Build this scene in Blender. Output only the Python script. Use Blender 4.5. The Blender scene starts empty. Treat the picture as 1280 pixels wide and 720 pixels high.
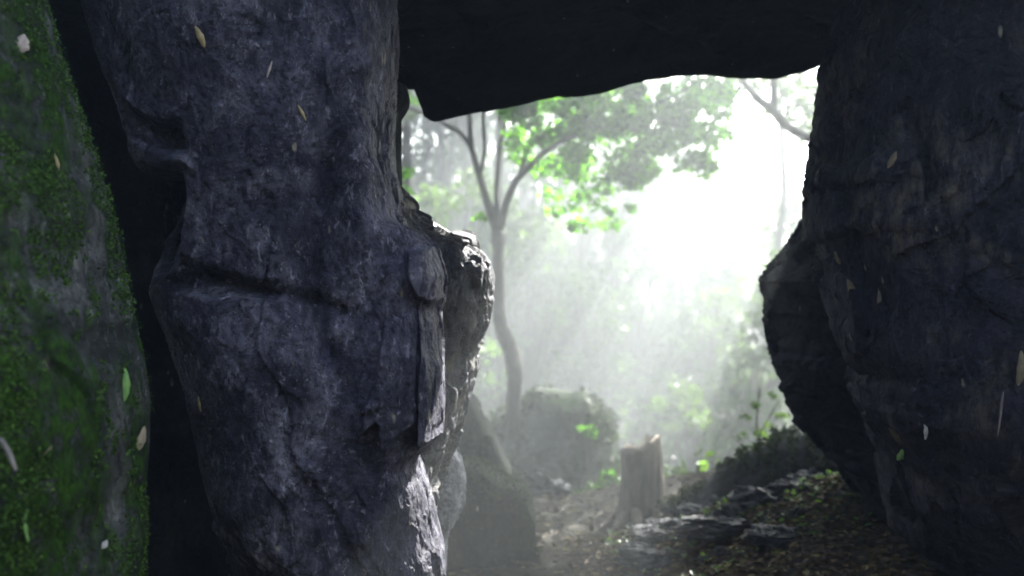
import bpy, math, random
import numpy as np
R = math.radians
rng = np.random.default_rng(7)
random.seed(7)
sc = bpy.context.scene
col = sc.collection
H = 1.5            # camera height
F = 1245.0         # focal length in pixels of the 1280 wide photograph

def P(px, py, Y):
    return np.array([(px - 640) / F * Y, Y, H + (360 - py) / F * Y])

# ------------------------------------------------------------------ noise
def _hash(ix, iy, iz, seed):
    h = (ix.astype(np.uint32) * np.uint32(374761393) + iy.astype(np.uint32) * np.uint32(668265263)
         + iz.astype(np.uint32) * np.uint32(2147483647 - 17) + np.uint32((seed * 1274126177) & 0xffffffff))
    h = (h ^ (h >> np.uint32(13))) * np.uint32(1274126177)
    h = (h ^ (h >> np.uint32(16))) * np.uint32(2246822519)
    return ((h ^ (h >> np.uint32(15))) & np.uint32(0xffffff)).astype(np.float64) / 0xffffff

def vnoise(p, seed=0):
    i = np.floor(p).astype(np.int64); f = p - i
    u = f * f * f * (f * (f * 6 - 15) + 10)
    r = 0
    for dx in (0, 1):
        wx = u[:, 0] if dx else 1 - u[:, 0]
        for dy in (0, 1):
            wy = u[:, 1] if dy else 1 - u[:, 1]
            for dz in (0, 1):
                wz = u[:, 2] if dz else 1 - u[:, 2]
                r = r + wx * wy * wz * _hash(i[:, 0] + dx, i[:, 1] + dy, i[:, 2] + dz, seed)
    return r * 2 - 1

def fbm(p, octs=5, gain=.5, seed=0):
    a, s, t = 1.0, 0.0, 0.0
    p = p.copy()
    for k in range(octs):
        s = s + a * vnoise(p + 17.3 * k, seed + k); t += a; a *= gain; p = p * 2.03
    return s / t * 1.6

def facets(p, seed=0, tilt=1.0):
    """broken-rock noise: every Voronoi cell is its own tilted plane"""
    i = np.floor(p).astype(np.int64)
    best = np.full(len(p), 1e9); val = np.zeros(len(p))
    for dx in (-1, 0, 1):
        for dy in (-1, 0, 1):
            for dz in (-1, 0, 1):
                c = [i[:, 0] + dx, i[:, 1] + dy, i[:, 2] + dz]
                q = np.stack([c[k] + _hash(c[0], c[1], c[2], seed + 1 + k) for k in range(3)], 1)
                d = p - q
                dd = (d * d).sum(1)
                t = np.stack([_hash(c[0], c[1], c[2], seed + 11 + k) * 2 - 1 for k in range(3)], 1)
                v = (d * t).sum(1) * tilt + (_hash(c[0], c[1], c[2], seed + 21) - .5) * .7
                m = dd < best
                best[m] = dd[m]; val[m] = v[m]
    return val

def ss(x, a=0.0, b=1.0):
    t = np.clip((x - a) / (b - a), 0, 1); return t * t * (3 - 2 * t)

def sdf(px, py, poly):
    """signed distance to a polygon, positive inside"""
    poly = np.array(poly, float); n = len(poly)
    d = np.full(px.shape, 1e9); inside = np.zeros(px.shape, bool)
    for k in range(n):
        a = poly[k]; b = poly[(k + 1) % n]; e = b - a
        wx = px - a[0]; wy = py - a[1]
        t = np.clip((wx * e[0] + wy * e[1]) / (e @ e), 0, 1)
        d = np.minimum(d, np.hypot(wx - t * e[0], wy - t * e[1]))
        c = ((a[1] <= py) != (b[1] <= py))
        xs = a[0] + (py - a[1]) / (e[1] if abs(e[1]) > 1e-9 else 1e-9) * e[0]
        inside ^= c & (px < xs)
    return np.where(inside, d, -d)

# ------------------------------------------------------------------ objects
def tag(o, label=None, cat=None, group=None, kind=None):
    if label: o['label'] = label
    if cat: o['category'] = cat
    if group: o['group'] = group
    if kind: o['kind'] = kind
    return o

def mesh_obj(name, verts, faces, mat, parent=None, origin=(0, 0, 0), smooth=True):
    me = bpy.data.meshes.new(name)
    v = np.asarray(verts, float) - np.asarray(origin, float)
    me.from_pydata(v.tolist(), [], faces if isinstance(faces, list) else faces.tolist())
    me.update()
    if smooth: me.shade_smooth()
    me.materials.append(mat)
    o = bpy.data.objects.new(name, me); col.objects.link(o)
    o.location = origin
    if parent: o.parent = parent
    return o

def empty(name, loc):
    o = bpy.data.objects.new(name, None); o.location = loc; o.empty_display_size = .1
    col.objects.link(o); return o

def loft(name, rows, mat, nu=160, nv=160, n=2.6, disp=None, feat=None, label=None, cat='rock',
         fine_front=True, parent=None, group=None, origin=None, skew=0.0):
    """rows: (z, xl, xr, yf, yb) from bottom to top -> closed rock"""
    sil = None
    if isinstance(rows, tuple): rows, sil = rows
    rows = np.array(sorted(rows), float)
    zs = np.linspace(rows[0, 0], rows[-1, 0], nv)
    g = [np.interp(zs, rows[:, 0], rows[:, k]) for k in range(1, 5)]
    if fine_front:   # three quarters of the columns on the camera's side
        k = int(nu * .78)
        th = np.concatenate([np.linspace(-R(200), R(20), k, endpoint=False), np.linspace(R(20), R(160), nu - k, endpoint=False)])
    else:
        th = np.linspace(0, 2 * math.pi, nu, endpoint=False)
    c, s = np.cos(th), np.sin(th)
    cx = np.sign(c) * np.abs(c) ** (2 / n); sy = np.sign(s) * np.abs(s) ** (2 / n)
    def grid(d):
        xc, a = (g[0] + g[1]) / 2, (g[1] - g[0]) / 2
        yc, b = (g[2] + g[3]) / 2, (g[3] - g[2]) / 2
        X = xc[:, None] + a[:, None] * cx[None]; Yy = yc[:, None] + b[:, None] * sy[None]
        X = X + skew * (Yy - g[2][:, None]) + ex[1][:, None] * ss(cx, .35, 1)[None] + ex[0][:, None] * ss(-cx, .35, 1)[None]
        V = np.stack([X, Yy, np.repeat(zs[:, None], nu, 1)], 2)
        du = np.roll(V, -1, 1) - np.roll(V, 1, 1); dv = np.gradient(V, axis=0)
        N = np.cross(du, dv); N /= np.linalg.norm(N, axis=2, keepdims=True) + 1e-9
        return V, N
    d = np.zeros((nv, nu)); ex = [np.zeros(nv), np.zeros(nv)]
    def fit(times, win, edge=False):
        if sil is None: return
        so = sil[np.argsort(sil[:, 0])]
        ker = np.hanning(win + 2); ker /= ker.sum()
        for _ in range(times):
            V, N = grid(d); V = V + N * d[:, :, None]
            px = 640 + V[:, :, 0] / V[:, :, 1] * F; py = 360 - (V[:, :, 2] - H) / V[:, :, 1] * F
            for side, tgt, arg in ((0, so[:, 1], px.argmin(1)), (1, so[:, 2], px.argmax(1))):
                r_ = np.arange(nv); e = np.interp(py[r_, arg], so[:, 0], tgt) - px[r_, arg]
                dx = e / F * V[r_, arg, 1]
                dx = np.convolve(np.pad(dx, win, mode='edge'), ker, mode='same')[win:-win]
                if edge: ex[side] = ex[side] + dx * .9
                else: g[side] = g[side] + dx * .9
    if sil is not None:
        k_ = max(3, nv // 9); hk = np.hanning(k_ + 2); hk /= hk.sum()
        for i_ in (0, 1): g[i_] = np.convolve(np.pad(g[i_], k_, mode='reflect', reflect_type='odd'), hk, mode='same')[k_:-k_]
    fit(2, nv // 7)
    V, N = grid(d)
    if disp: d = disp(V.reshape(-1, 3)).reshape(nv, nu)
    fit(5, 9, True)
    V, N = grid(d)
    xc, yc = (g[0] + g[1]) / 2, (g[2] + g[3]) / 2
    V = V.reshape(-1, 3); N = N.reshape(-1, 3); V2 = V + N * d.reshape(-1)[:, None]
    if feat:
        px = 640 + V2[:, 0] / V2[:, 1] * F; py = 360 - (V2[:, 2] - H) / V2[:, 1] * F
        front = np.clip(-N[:, 1] * 2.0, 0, 1)
        V2 = V2 + np.array([0, -1, 0])[None] * (feat(px, py, V2) * front)[:, None]
    idx = np.arange(nv * nu).reshape(nv, nu)
    q = np.stack([idx[:-1], np.roll(idx, -1, 1)[:-1], np.roll(idx, -1, 1)[1:], idx[1:]], 2).reshape(-1, 4).tolist()
    cb = V2[:nu].mean(0) - [0, 0, .02]; ct = V2[-nu:].mean(0) + [0, 0, .02]
    V2 = np.vstack([V2, cb, ct]); nb = nv * nu
    for j in range(nu):
        q.append([idx[0, (j + 1) % nu], idx[0, j], nb]); q.append([idx[-1, j], idx[-1, (j + 1) % nu], nb + 1])
    if origin is None:
        origin = (float(xc[0]), float(yc[0]), float(zs[0]))
    o = mesh_obj(name, V2, q, mat, parent, origin)
    if label: tag(o, label, cat, group)
    return o

def pxrows(rows):
    """(py, pxl, pxr, Yface, yf, yb): silhouette pixels at depth Yface -> (z, xl, xr, yf, yb)"""
    return [(H + (360 - py) / F * Y, (l - 640) / F * Y, (r - 640) / F * Y, yf, yb) for py, l, r, Y, yf, yb in rows], np.array([(a[0], a[1], a[2]) for a in rows], float)

def tube(points, radii, sides=10, bump=.12, seed=0, closed=True):
    """smooth tapered limb through the points"""
    pts = np.array(points, float); rad = np.array(radii, float)
    t = np.concatenate([[0], np.cumsum(np.linalg.norm(np.diff(pts, axis=0), axis=1))])
    m = max(8, int(t[-1] / max(.025, rad.mean() * .6)))
    m = min(m, 120)
    u = np.linspace(0, t[-1], m)
    # catmull-like smoothing by cubic resample
    q = np.stack([np.interp(u, t, pts[:, k]) for k in range(3)], 1)
    for _ in range(3):
        q[1:-1] = (q[:-2] + 2 * q[1:-1] + q[2:]) / 4
    r = np.interp(u, t, rad)
    T = np.gradient(q, axis=0); T /= np.linalg.norm(T, axis=1, keepdims=True) + 1e-9
    ref = np.array([0.3, 1, .1]); A = np.cross(T, ref); A /= np.linalg.norm(A, axis=1, keepdims=True) + 1e-9
    B = np.cross(T, A)
    th = np.linspace(0, 2 * math.pi, sides, endpoint=False)
    V = q[:, None] + r[:, None, None] * (np.cos(th)[None, :, None] * A[:, None] + np.sin(th)[None, :, None] * B[:, None])
    V = V.reshape(-1, 3)
    cen = np.repeat(q, sides, 0); rr = np.repeat(r, sides)
    nn = vnoise(V * (.5 / max(rad.mean(), .01)) + seed * 3.1, seed) * .7 + vnoise(V * (1.4 / max(rad.mean(), .01)), seed + 5) * .4
    V = V + (V - cen) * (bump * nn)[:, None]
    idx = np.arange(m * sides).reshape(m, sides); nx = np.roll(idx, -1, 1)
    f = np.stack([idx[:-1], nx[:-1], nx[1:], idx[1:]], 2).reshape(-1, 4).tolist()
    V = np.vstack([V, q[0], q[-1] + T[-1] * r[-1] * .5])
    for j in range(sides):
        f.append([idx[0, (j + 1) % sides], idx[0, j], m * sides]); f.append([idx[-1, j], idx[-1, (j + 1) % sides], m * sides + 1])
    return V, f

def merge(parts):
    V, f, k = [], [], 0
    for v, ff in parts:
        V.append(v); f += [[i + k for i in q] for q in ff]; k += len(v)
    return np.vstack(V), f

LEAF = np.array([[0, 0, 0], [.32, .3, .05], [.3, .68, .03], [0, 1, -.06], [-.3, .68, .03], [-.32, .3, .05], [0, .45, -.03]])
LF = [[0, 1, 6], [1, 2, 6], [2, 3, 6], [3, 4, 6], [4, 5, 6], [5, 0, 6]]
def leaves(name, cen, size, mat, parent=None, flat=0.0, origin=(0, 0, 0), normal=None, aspect=1.0):
    """one small folded leaf at every centre, with a random tint attribute"""
    n = len(cen)
    a = rng.normal(size=(n, 3)); a[:, 2] *= (1 - flat); a /= np.linalg.norm(a, axis=1, keepdims=True)
    w = rng.normal(size=(n, 3)) * (1 - flat) + np.array([0, 0, 1.0]) * (.6 + flat)
    if normal is not None: w = w * .25 + normal
    b = np.cross(w, a); b /= np.linalg.norm(b, axis=1, keepdims=True) + 1e-9
    c = np.cross(a, b)
    s = size * rng.uniform(.6, 1.3, n)
    V = cen[:, None] + s[:, None, None] * (LEAF[None, :, 0, None] * aspect * b[:, None] + (LEAF[None, :, 1, None] - .5) * a[:, None] + LEAF[None, :, 2, None] * c[:, None] * 2)
    V = V.reshape(-1, 3)
    f = (np.array(LF)[None] + (np.arange(n) * 7)[:, None, None]).reshape(-1, 3)
    o = mesh_obj(name, V, f, mat, parent, origin, smooth=False)
    at = o.data.attributes.new('tint', 'FLOAT', 'POINT')
    at.data.foreach_set('value', np.repeat(rng.random(n), 7).astype(np.float32))
    return o

# ------------------------------------------------------------------ materials
class NT:
    def __init__(s, name):
        s.m = bpy.data.materials.new(name); s.m.use_nodes = True
        s.t = s.m.node_tree; s.t.nodes.clear()
        s.out = s.n('ShaderNodeOutputMaterial')
    def n(s, k, **kw):
        o = s.t.nodes.new(k)
        for a, b in kw.items():
            if hasattr(o, a): setattr(o, a, b)
        return o
    def l(s, a, b): s.t.links.new(a, b)
    def coord(s, scale=(1, 1, 1)):
        tc = s.n('ShaderNodeTexCoord'); mp = s.n('ShaderNodeMapping'); mp.inputs['Scale'].default_value = scale
        s.l(tc.outputs['Object'], mp.inputs['Vector']); return mp.outputs[0]
    def noise(s, vec, scale, detail=6, rough=.6, dist=0):
        o = s.n('ShaderNodeTexNoise'); o.inputs['Scale'].default_value = scale; o.inputs['Detail'].default_value = detail
        o.inputs['Roughness'].default_value = rough; o.inputs['Distortion'].default_value = dist
        s.l(vec, o.inputs['Vector']); return o.outputs['Fac']
    def ramp(s, fac, stops):
        o = s.n('ShaderNodeValToRGB'); e = o.color_ramp.elements
        while len(e) < len(stops): e.new(.5)
        for k, (p, c) in enumerate(stops):
            e[k].position = p; e[k].color = (c, c, c, 1) if isinstance(c, (int, float)) else (*c, 1)
        s.l(fac, o.inputs[0]); return o.outputs[0]
    def mix(s, fac, a, b, mode='MIX'):
        o = s.n('ShaderNodeMix', data_type='RGBA', blend_type=mode)
        if isinstance(fac, (int, float)): o.inputs[0].default_value = fac
        else: s.l(fac, o.inputs[0])
        for i, x in ((6, a), (7, b)):
            if isinstance(x, tuple): o.inputs[i].default_value = (*x, 1)
            else: s.l(x, o.inputs[i])
        return o.outputs[2]
    def math(s, op, a, b=0.0):
        o = s.n('ShaderNodeMath', operation=op)
        for i, x in ((0, a), (1, b)):
            if isinstance(x, (int, float)): o.inputs[i].default_value = x
            else: s.l(x, o.inputs[i])
        return o.outputs[0]
    def bump(s, h, strength, dist, prev=None):
        o = s.n('ShaderNodeBump'); o.inputs['Strength'].default_value = strength; o.inputs['Distance'].default_value = dist
        s.l(h, o.inputs['Height'])
        if prev: s.l(prev, o.inputs['Normal'])
        return o.outputs[0]
    def pbsdf(s, colr, rough=.8, normal=None, spec=.4):
        o = s.n('ShaderNodeBsdfPrincipled')
        if isinstance(colr, tuple): o.inputs['Base Color'].default_value = (*colr, 1)
        else: s.l(colr, o.inputs['Base Color'])
        if isinstance(rough, (int, float)): o.inputs['Roughness'].default_value = rough
        else: s.l(rough, o.inputs['Roughness'])
        o.inputs['Specular IOR Level'].default_value = spec
        if normal: s.l(normal, o.inputs['Normal'])
        s.l(o.outputs[0], s.out.inputs['Surface']); return o

def rock_mat(name, dark, mid, light, ochre=(.12, .09, .04), ochre_amt=.62, moss=None, rough=.6, spec=.16, streak=.6, bump=1.0, seed=0.0):
    s = NT(name)
    v = s.coord(); vs = s.coord((1, 1, streak))
    big = s.noise(v, 1.3, 5, .6, .6); med = s.noise(v, 5, 8, .68, .4)
    fine = s.noise(vs, 26, 9, .75, .3); grit = s.noise(v, 140, 5, .75)
    c = s.mix(s.ramp(big, [(.38, 0), (.62, 1)]), dark, mid)
    c = s.mix(s.ramp(med, [(.46, 0), (.70, .8)]), c, light)
    c = s.mix(s.ramp(s.noise(v, 2.7, 10, .72, .8), [(.38, .8), (.52, 0)]), c, tuple(x * .45 for x in dark))
    c = s.mix(s.ramp(fine, [(.36, .8), (.5, 0)]), c, tuple(x * .4 for x in dark))
    c = s.mix(s.ramp(s.noise(v, 55, 6, .75), [(.40, .75), (.5, 0)]), c, tuple(x * .3 for x in dark))
    c = s.mix(s.math('MULTIPLY', s.ramp(s.noise(vs, 38, 8, .75, .6), [(.56, 0), (.66, .8)]), s.ramp(med, [(.4, .15), (.6, 1)])), c, tuple(min(1, x * 1.7) for x in light))
    c = s.mix(s.ramp(grit, [(.62, 0), (.72, .8)]), c, tuple(min(1, x * 2.0) for x in light))
    oc = s.math('MULTIPLY', s.ramp(s.noise(v, 2.6, 6, .7, 1.0), [(ochre_amt - .1, 0), (ochre_amt + .08, 1)]), s.ramp(fine, [(.45, 0), (.6, 1)]))
    c = s.mix(oc, c, ochre)
    # small scars and flakes caught on the face
    vo = s.n('ShaderNodeTexVoronoi', feature='F1'); vo.inputs['Scale'].default_value = 9; vo.inputs['Randomness'].default_value = 1
    s.l(s.coord((1.5, 1.5, .5)), vo.inputs['Vector'])
    sp = s.math('MULTIPLY', s.ramp(vo.outputs['Distance'], [(.05, 1), (.11, 0)]), s.ramp(s.noise(v, 11, 3, .5), [(.5, 0), (.56, 1)]))
    c = s.mix(sp, c, (.30, .27, .20))
    cr = s.n('ShaderNodeTexVoronoi', feature='DISTANCE_TO_EDGE'); cr.inputs['Scale'].default_value = 1.7
    w = s.n('ShaderNodeVectorMath', operation='ADD'); ns = s.n('ShaderNodeTexNoise'); ns.inputs['Scale'].default_value = 2.4; ns.inputs['Detail'].default_value = 7
    s.l(v, ns.inputs['Vector']); s.l(vs, w.inputs[0]); s.l(ns.outputs['Color'], w.inputs[1]); s.l(w.outputs[0], cr.inputs['Vector'])
    crack = s.ramp(cr.outputs['Distance'], [(0.0, 0), (.022, 1)])
    crack = s.math('MAXIMUM', crack, s.ramp(s.noise(v, 3.1, 4, .6), [(.5, 1), (.56, 0)]))
    c = s.mix(s.math('MULTIPLY', s.math('SUBTRACT', 1.0, crack), .25), c, tuple(x * .3 for x in dark))
    nb = s.bump(big, .8 * bump, .10); nb = s.bump(med, .9 * bump, .05, nb)
    nb = s.bump(s.noise(v, 34, 8, .7), .8 * bump, .012, nb); nb = s.bump(fine, .45 * bump, .010, nb); nb = s.bump(crack, .3 * bump, .008, nb); nb = s.bump(grit, .8 * bump, .003, nb)
    rg = s.ramp(med, [(.3, rough), (.7, min(1, rough + .25))])
    if moss:
        g1 = s.noise(vs, moss[0], 6, .62, .8); g2 = s.noise(v, 24, 8, .75); g3 = s.noise(s.coord((1, 1, .5)), 90, 5, .7)
        mk = s.math('MULTIPLY', s.ramp(g1, [(moss[1] - .05, 0), (moss[1] + .07, 1)]), s.ramp(g2, [(.40, 0), (.50, 1)]))
        gc = s.mix(s.ramp(g2, [(.4, 0), (.68, 1)]), moss[2], moss[3])
        gc = s.mix(s.ramp(g3, [(.38, .8), (.52, 0)]), gc, tuple(x * .4 for x in moss[2]))
        c = s.mix(mk, c, gc)
        nb = s.bump(s.math('MULTIPLY', mk, g3), .9, .012, nb)
        rg = s.mix(mk, rg, (.95, .95, .95))
    s.pbsdf(c, rg, nb, spec)
    return s.m

M = {}
M['pillar'] = rock_mat('violet_rock', (.027, .025, .044), (.078, .073, .116), (.26, .25, .30), ochre=(.17, .15, .11), ochre_amt=.7, rough=.5)
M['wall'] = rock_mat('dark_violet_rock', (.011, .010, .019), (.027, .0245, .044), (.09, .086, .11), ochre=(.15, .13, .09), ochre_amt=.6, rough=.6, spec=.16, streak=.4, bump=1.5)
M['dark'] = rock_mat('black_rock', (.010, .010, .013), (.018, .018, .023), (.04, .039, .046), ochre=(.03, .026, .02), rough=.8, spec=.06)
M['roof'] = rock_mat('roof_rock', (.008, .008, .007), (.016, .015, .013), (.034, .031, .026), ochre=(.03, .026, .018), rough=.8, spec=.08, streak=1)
M['outcrop'] = rock_mat('brown_grey_rock', (.045, .045, .055), (.095, .093, .11), (.19, .185, .19), ochre=(.12, .11, .05), ochre_amt=.55, rough=.55, streak=.3)
M['pale'] = rock_mat('pale_rock', (.22, .22, .24), (.36, .36, .4), (.5, .5, .55), rough=.6)
M['mossy'] = rock_mat('mossy_rock', (.05, .055, .055), (.14, .145, .14), (.33, .34, .33), moss=(3.4, .50, (.02, .05, .007), (.065, .165, .016)), streak=.4, bump=1.5)
M['boulder'] = rock_mat('boulder_rock', (.06, .06, .05), (.12, .12, .10), (.2, .2, .17), moss=(1.6, .50, (.03, .05, .012), (.06, .12, .02)), streak=1)
M['mossdark'] = rock_mat('mossy_dark_rock', (.014, .014, .013), (.03, .029, .027), (.06, .057, .052), moss=(2.0, .5, (.012, .024, .006), (.03, .06, .012)), rough=.8, spec=.15, streak=1)
M['stone'] = rock_mat('wet_stone', (.02, .02, .024), (.045, .045, .055), (.09, .09, .10), rough=.45, streak=1)

def bark(name, a, b, moss=False):
    s = NT(name); v = s.coord((1, 1, .22))
    f = s.noise(v, 22, 8, .7, .5); g = s.noise(s.coord(), 3, 5, .6)
    c = s.mix(s.ramp(f, [(.35, 0), (.65, 1)]), a, b)
    c = s.mix(s.ramp(g, [(.5, 0), (.7, .6)]), c, (.02, .035, .012) if moss else tuple(min(1, x * 1.5) for x in b))
    s.pbsdf(c, .85, s.bump(f, .9, .02)); return s.m
M['bark'] = bark('bark', (.035, .028, .02), (.10, .085, .065))
M['deadwood'] = bark('dead_wood', (.06, .05, .036), (.19, .155, .11))
M['log'] = bark('log_bark', (.012, .011, .009), (.035, .032, .026), True)
M['root'] = bark('pale_root', (.08, .065, .06), (.20, .17, .16))
M['white_stick'] = bark('bleached_wood', (.12, .11, .10), (.38, .35, .33))

def leaf_mat(name, stops, tr=.5, rough=.5):
    s = NT(name)
    at = s.n('ShaderNodeAttribute', attribute_name='tint')
    c = s.ramp(at.outputs['Fac'], stops)
    p = s.pbsdf(c, rough, None, .3)
    t = s.n('ShaderNodeBsdfTranslucent'); s.l(s.mix(1.0, c, (1.6, 2.1, .7), 'MULTIPLY'), t.inputs['Color'])
    mx = s.n('ShaderNodeMixShader'); mx.inputs[0].default_value = tr
    s.l(p.outputs[0], mx.inputs[1]); s.l(t.outputs[0], mx.inputs[2]); s.l(mx.outputs[0], s.out.inputs['Surface'])
    return s.m
M['leaf'] = leaf_mat('green_leaves', [(0, (.045, .10, .012)), (.5, (.09, .19, .02)), (1, (.16, .29, .04))], .62)
M['leaf_far'] = leaf_mat('far_leaves', [(0, (.045, .065, .028)), (1, (.09, .125, .05))], .45)
M['litter'] = leaf_mat('dead_leaves', [(0, (.016, .010, .005)), (.6, (.04, .025, .010)), (.9, (.085, .06, .02)), (1, (.15, .13, .05))], .1, .8)
M['litter_brown'] = leaf_mat('brown_dead_leaves', [(0, (.022, .012, .006)), (.6, (.058, .034, .012)), (.9, (.11, .072, .024)), (1, (.15, .13, .05))], .08, .85)
M['moss_dark'] = leaf_mat('dark_moss', [(0, (.012, .012, .006)), (.5, (.025, .032, .010)), (1, (.045, .065, .018))], .15, .9)
M['moss'] = leaf_mat('moss_fronds', [(0, (.02, .035, .006)), (.6, (.05, .115, .012)), (1, (.10, .20, .028))], .3, .8)
def one_leaf_mat(name, c, tr=.2):
    s = NT(name); f = s.noise(s.coord(), 60, 5, .6)
    cc = s.mix(s.ramp(f, [(.35, .0), (.65, 1)]), tuple(x * .6 for x in c), c)
    s.pbsdf(cc, .6, s.bump(f, .3, .003), .3); return s.m
M['leaf_green'] = one_leaf_mat('fresh_leaf', (.22, .42, .12))
M['leaf_brown'] = one_leaf_mat('dry_leaf', (.36, .30, .2))
M['leaf_dull'] = one_leaf_mat('dull_leaf', (.16, .13, .08))
M['leaf_pale'] = one_leaf_mat('pale_leaf', (.5, .42, .38))
M['leaf_tan'] = one_leaf_mat('tan_leaf', (.4, .32, .16))
M['leaf_white'] = one_leaf_mat('bleached_leaf', (.62, .62, .6))

# ground
def ground_mat():
    s = NT('forest_floor'); v = s.coord()
    a = s.noise(v, 1.2, 6, .6); b = s.noise(v, 18, 8, .75); c_ = s.noise(v, 70, 5, .7)
    c = s.mix(s.ramp(b, [(.35, 0), (.65, 1)]), (.014, .010, .006), (.04, .028, .014))
    c = s.mix(s.ramp(a, [(.5, 0), (.68, .6)]), c, (.035, .045, .015))
    c = s.mix(s.ramp(c_, [(.6, 0), (.7, .6)]), c, (.12, .09, .05))
    s.pbsdf(c, .9, s.bump(c_, .8, .01, s.bump(b, .9, .03)), .25); return s.m
M['ground'] = ground_mat()

# ------------------------------------------------------------------ ground
def gz(x, y):
    x = np.asarray(x, float); y = np.asarray(y, float)
    m = .42 * ss(x, .25, 1.7) * (1 - .62 * ss(y, 5.1, 6.4)) * ss(y, .5, 3.5)
    m = m + .10 * ss(x, .0, .5) * np.exp(-((y - 5.2) / .5) ** 2)
    far = ss(y, 11, 24) * (1 - ss(x, -4, 7)) * 4.5 + ss(-y, 1.2, 4.5) * 5 * ss(np.abs(x) * 0 + 1) + ss(y, 22, 60) * 5 + ss(y, 9, 30) * 1.2 * (.5 + .5 * np.sin(x * .18 + 1)) + ss(np.abs(x), 6, 40) * 2.0  # the rise behind the camera is added to block low sky light
    p = np.stack([x.ravel() * .9, y.ravel() * .9, np.zeros(x.size)], 1)
    n = fbm(p, 4, .5, 3).reshape(x.shape)
    p2 = p * 6
    n2 = fbm(p2, 3, .6, 9).reshape(x.shape)
    return m + far + n * .045 + n2 * .012 - 1.6 * ss(y, 7.0, 11.5)
def axis(lo, hi, f0, f1, step, grow=1.12):
    a = list(np.arange(f0, f1, step)); s = step
    x = a[-1]
    while x < hi: s *= grow; x = min(hi, x + s); a.append(x)
    s = step; x = a[0]
    while x > lo: s *= grow; x = max(lo, x - s); a.insert(0, x)
    return np.array(a)
gx = axis(-85, 85, -1.5, 4.0, .035); gy = axis(-20, 95, 2.8, 8.5, .035)
GX, GY = np.meshgrid(gx, gy)
V = np.stack([GX, GY, gz(GX, GY)], 2).reshape(-1, 3)
V_ground_min = V[:, 2].min()
idx = np.arange(len(V)).reshape(GX.shape)
q = np.stack([idx[:-1, :-1], idx[:-1, 1:], idx[1:, 1:], idx[1:, :-1]], 2).reshape(-1, 4)
tag(mesh_obj('ground', V, q, M['ground']), kind='structure')

# ------------------------------------------------------------------ big rocks
# the violet-grey pillar
def pillar_disp(V):
    w = V + .12 * np.stack([fbm(V * 1.5, 3, .5, 40 + k) for k in range(3)], 1)
    d = .04 * fbm(V * 1.1, 3, .5, 1) + .035 * facets(w * np.array([1.6, 1.6, 1.0]), 3) * .6
    d += .012 * facets(w * np.array([4, 4, 2.0]), 5) * .6 + .014 * fbm(V * np.array([4, 4, 3]), 4, .55, 8) + .006 * facets(V * np.array([14, 14, 8]), 14) + .0045 * fbm(V * np.array([26, 26, 18]), 4, .65, 12)
    return d
def jag(V, a, s=30, seed=60):
    return a * fbm(V * s, 3, .6, seed)
def pillar_feat(px, py, V):
    j = jag(V, 7, 9)
    f = np.zeros(len(V))
    # deep black undercut below the upper left block
    d = sdf(px, py, [(40, 214), (228, 213), (233, 255), (226, 300), (212, 345), (190, 374), (40, 374)]) + j * .5
    f -= .95 * ss(d, 0, 13) * (1 - ss(py, 235, 372)) ** .8
    f -= .05 * ss(sdf(px, py, [(206, 346), (250, 330), (300, 345), (352, 366), (346, 378), (262, 377), (214, 366)]) + j * .4, -3, 14) * (1 - ss(py, 362, 384))
    # rounded body swelling below the undercut
    f += .06 * ss(sdf(px, py, [(190, 352), (250, 380), (350, 382), (400, 420), (380, 720), (290, 720), (240, 520)]) + j, -60, 60)
    # slanting overhang edge of the upper left block, with a hollow under it
    f -= .09 * ss(sdf(px, py, [(150, 118), (192, 150), (226, 146), (238, 190), (200, 186), (172, 150)]) + j * .4, 0, 9)
    f += .05 * ss(sdf(px, py, [(60, -40), (128, -40), (165, 90), (188, 143), (165, 150), (120, 100)]) + j * .6, 0, 20)
    f += .04 * ss(sdf(px, py, [(160, 160), (200, 186), (240, 190), (245, 214), (150, 214)]) + j * .4, 0, 12)
    # scaly plates
    def plate(poly, amp, w, y0, y1):
        dd = sdf(px, py, poly) + j * .35
        return amp * ss(dd, 0, w) * (.25 + .75 * np.clip((py - y0) / (y1 - y0), 0, 1))
    f += plate([(478, 400), (524, 385), (524, 528), (506, 540), (476, 569), (471, 530), (451, 546), (456, 505), (470, 470)], .055, 4, 400, 560)
    f += plate([(520, 372), (566, 372), (566, 536), (545, 552), (522, 565), (523, 500)], .075, 4, 380, 550)
    f += plate([(450, 500), (482, 488), (484, 508), (450, 520)], .03, 4, 480, 520)
    f += .07 * ss(sdf(px, py, [(506, 312), (560, 303), (568, 345), (560, 372), (541, 383), (518, 377), (508, 350)]) + j * .4, 0, 9)
    # long vertical groove and a soft rib on the upper face
    f -= .05 * np.exp(-((px - (405 + 18 * np.sin(py / 70))) / 14) ** 2) * ss(py, 150, 240) * (1 - ss(py, 420, 520))
    f += .05 * np.exp(-((px - 455) / 26) ** 2) * (1 - ss(py, 260, 400))
    f -= .035 * np.exp(-((py - (330 + .25 * (px - 200))) / 10) ** 2) * ss(px, 190, 260) * (1 - ss(px, 380, 470))
    return f
pr = [(-420, 60, 500, 3.1), (-100, 80, 498, 3.1), (0, 108, 497, 3.1), (60, 124, 500, 3.1), (110, 138, 497, 3.1), (180, 162, 494, 3.1), (215, 176, 496, 3.1),
      (240, 168, 502, 3.1), (288, 166, 511, 3.1), (303, 170, 548, 3.1), (345, 178, 560, 3.1), (372, 190, 558, 3.1), (384, 194, 553, 3.1),
      (430, 212, 556, 3.1), (500, 236, 557, 3.1), (538, 244, 555, 3.1), (552, 247, 540, 3.1), (566, 250, 524, 3.1), (580, 252, 528, 3.1),
      (620, 262, 541, 3.1), (680, 278, 556, 3.1), (720, 290, 557, 3.1), (800, 300, 560, 3.1), (1040, 310, 570, 3.1)]
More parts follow.
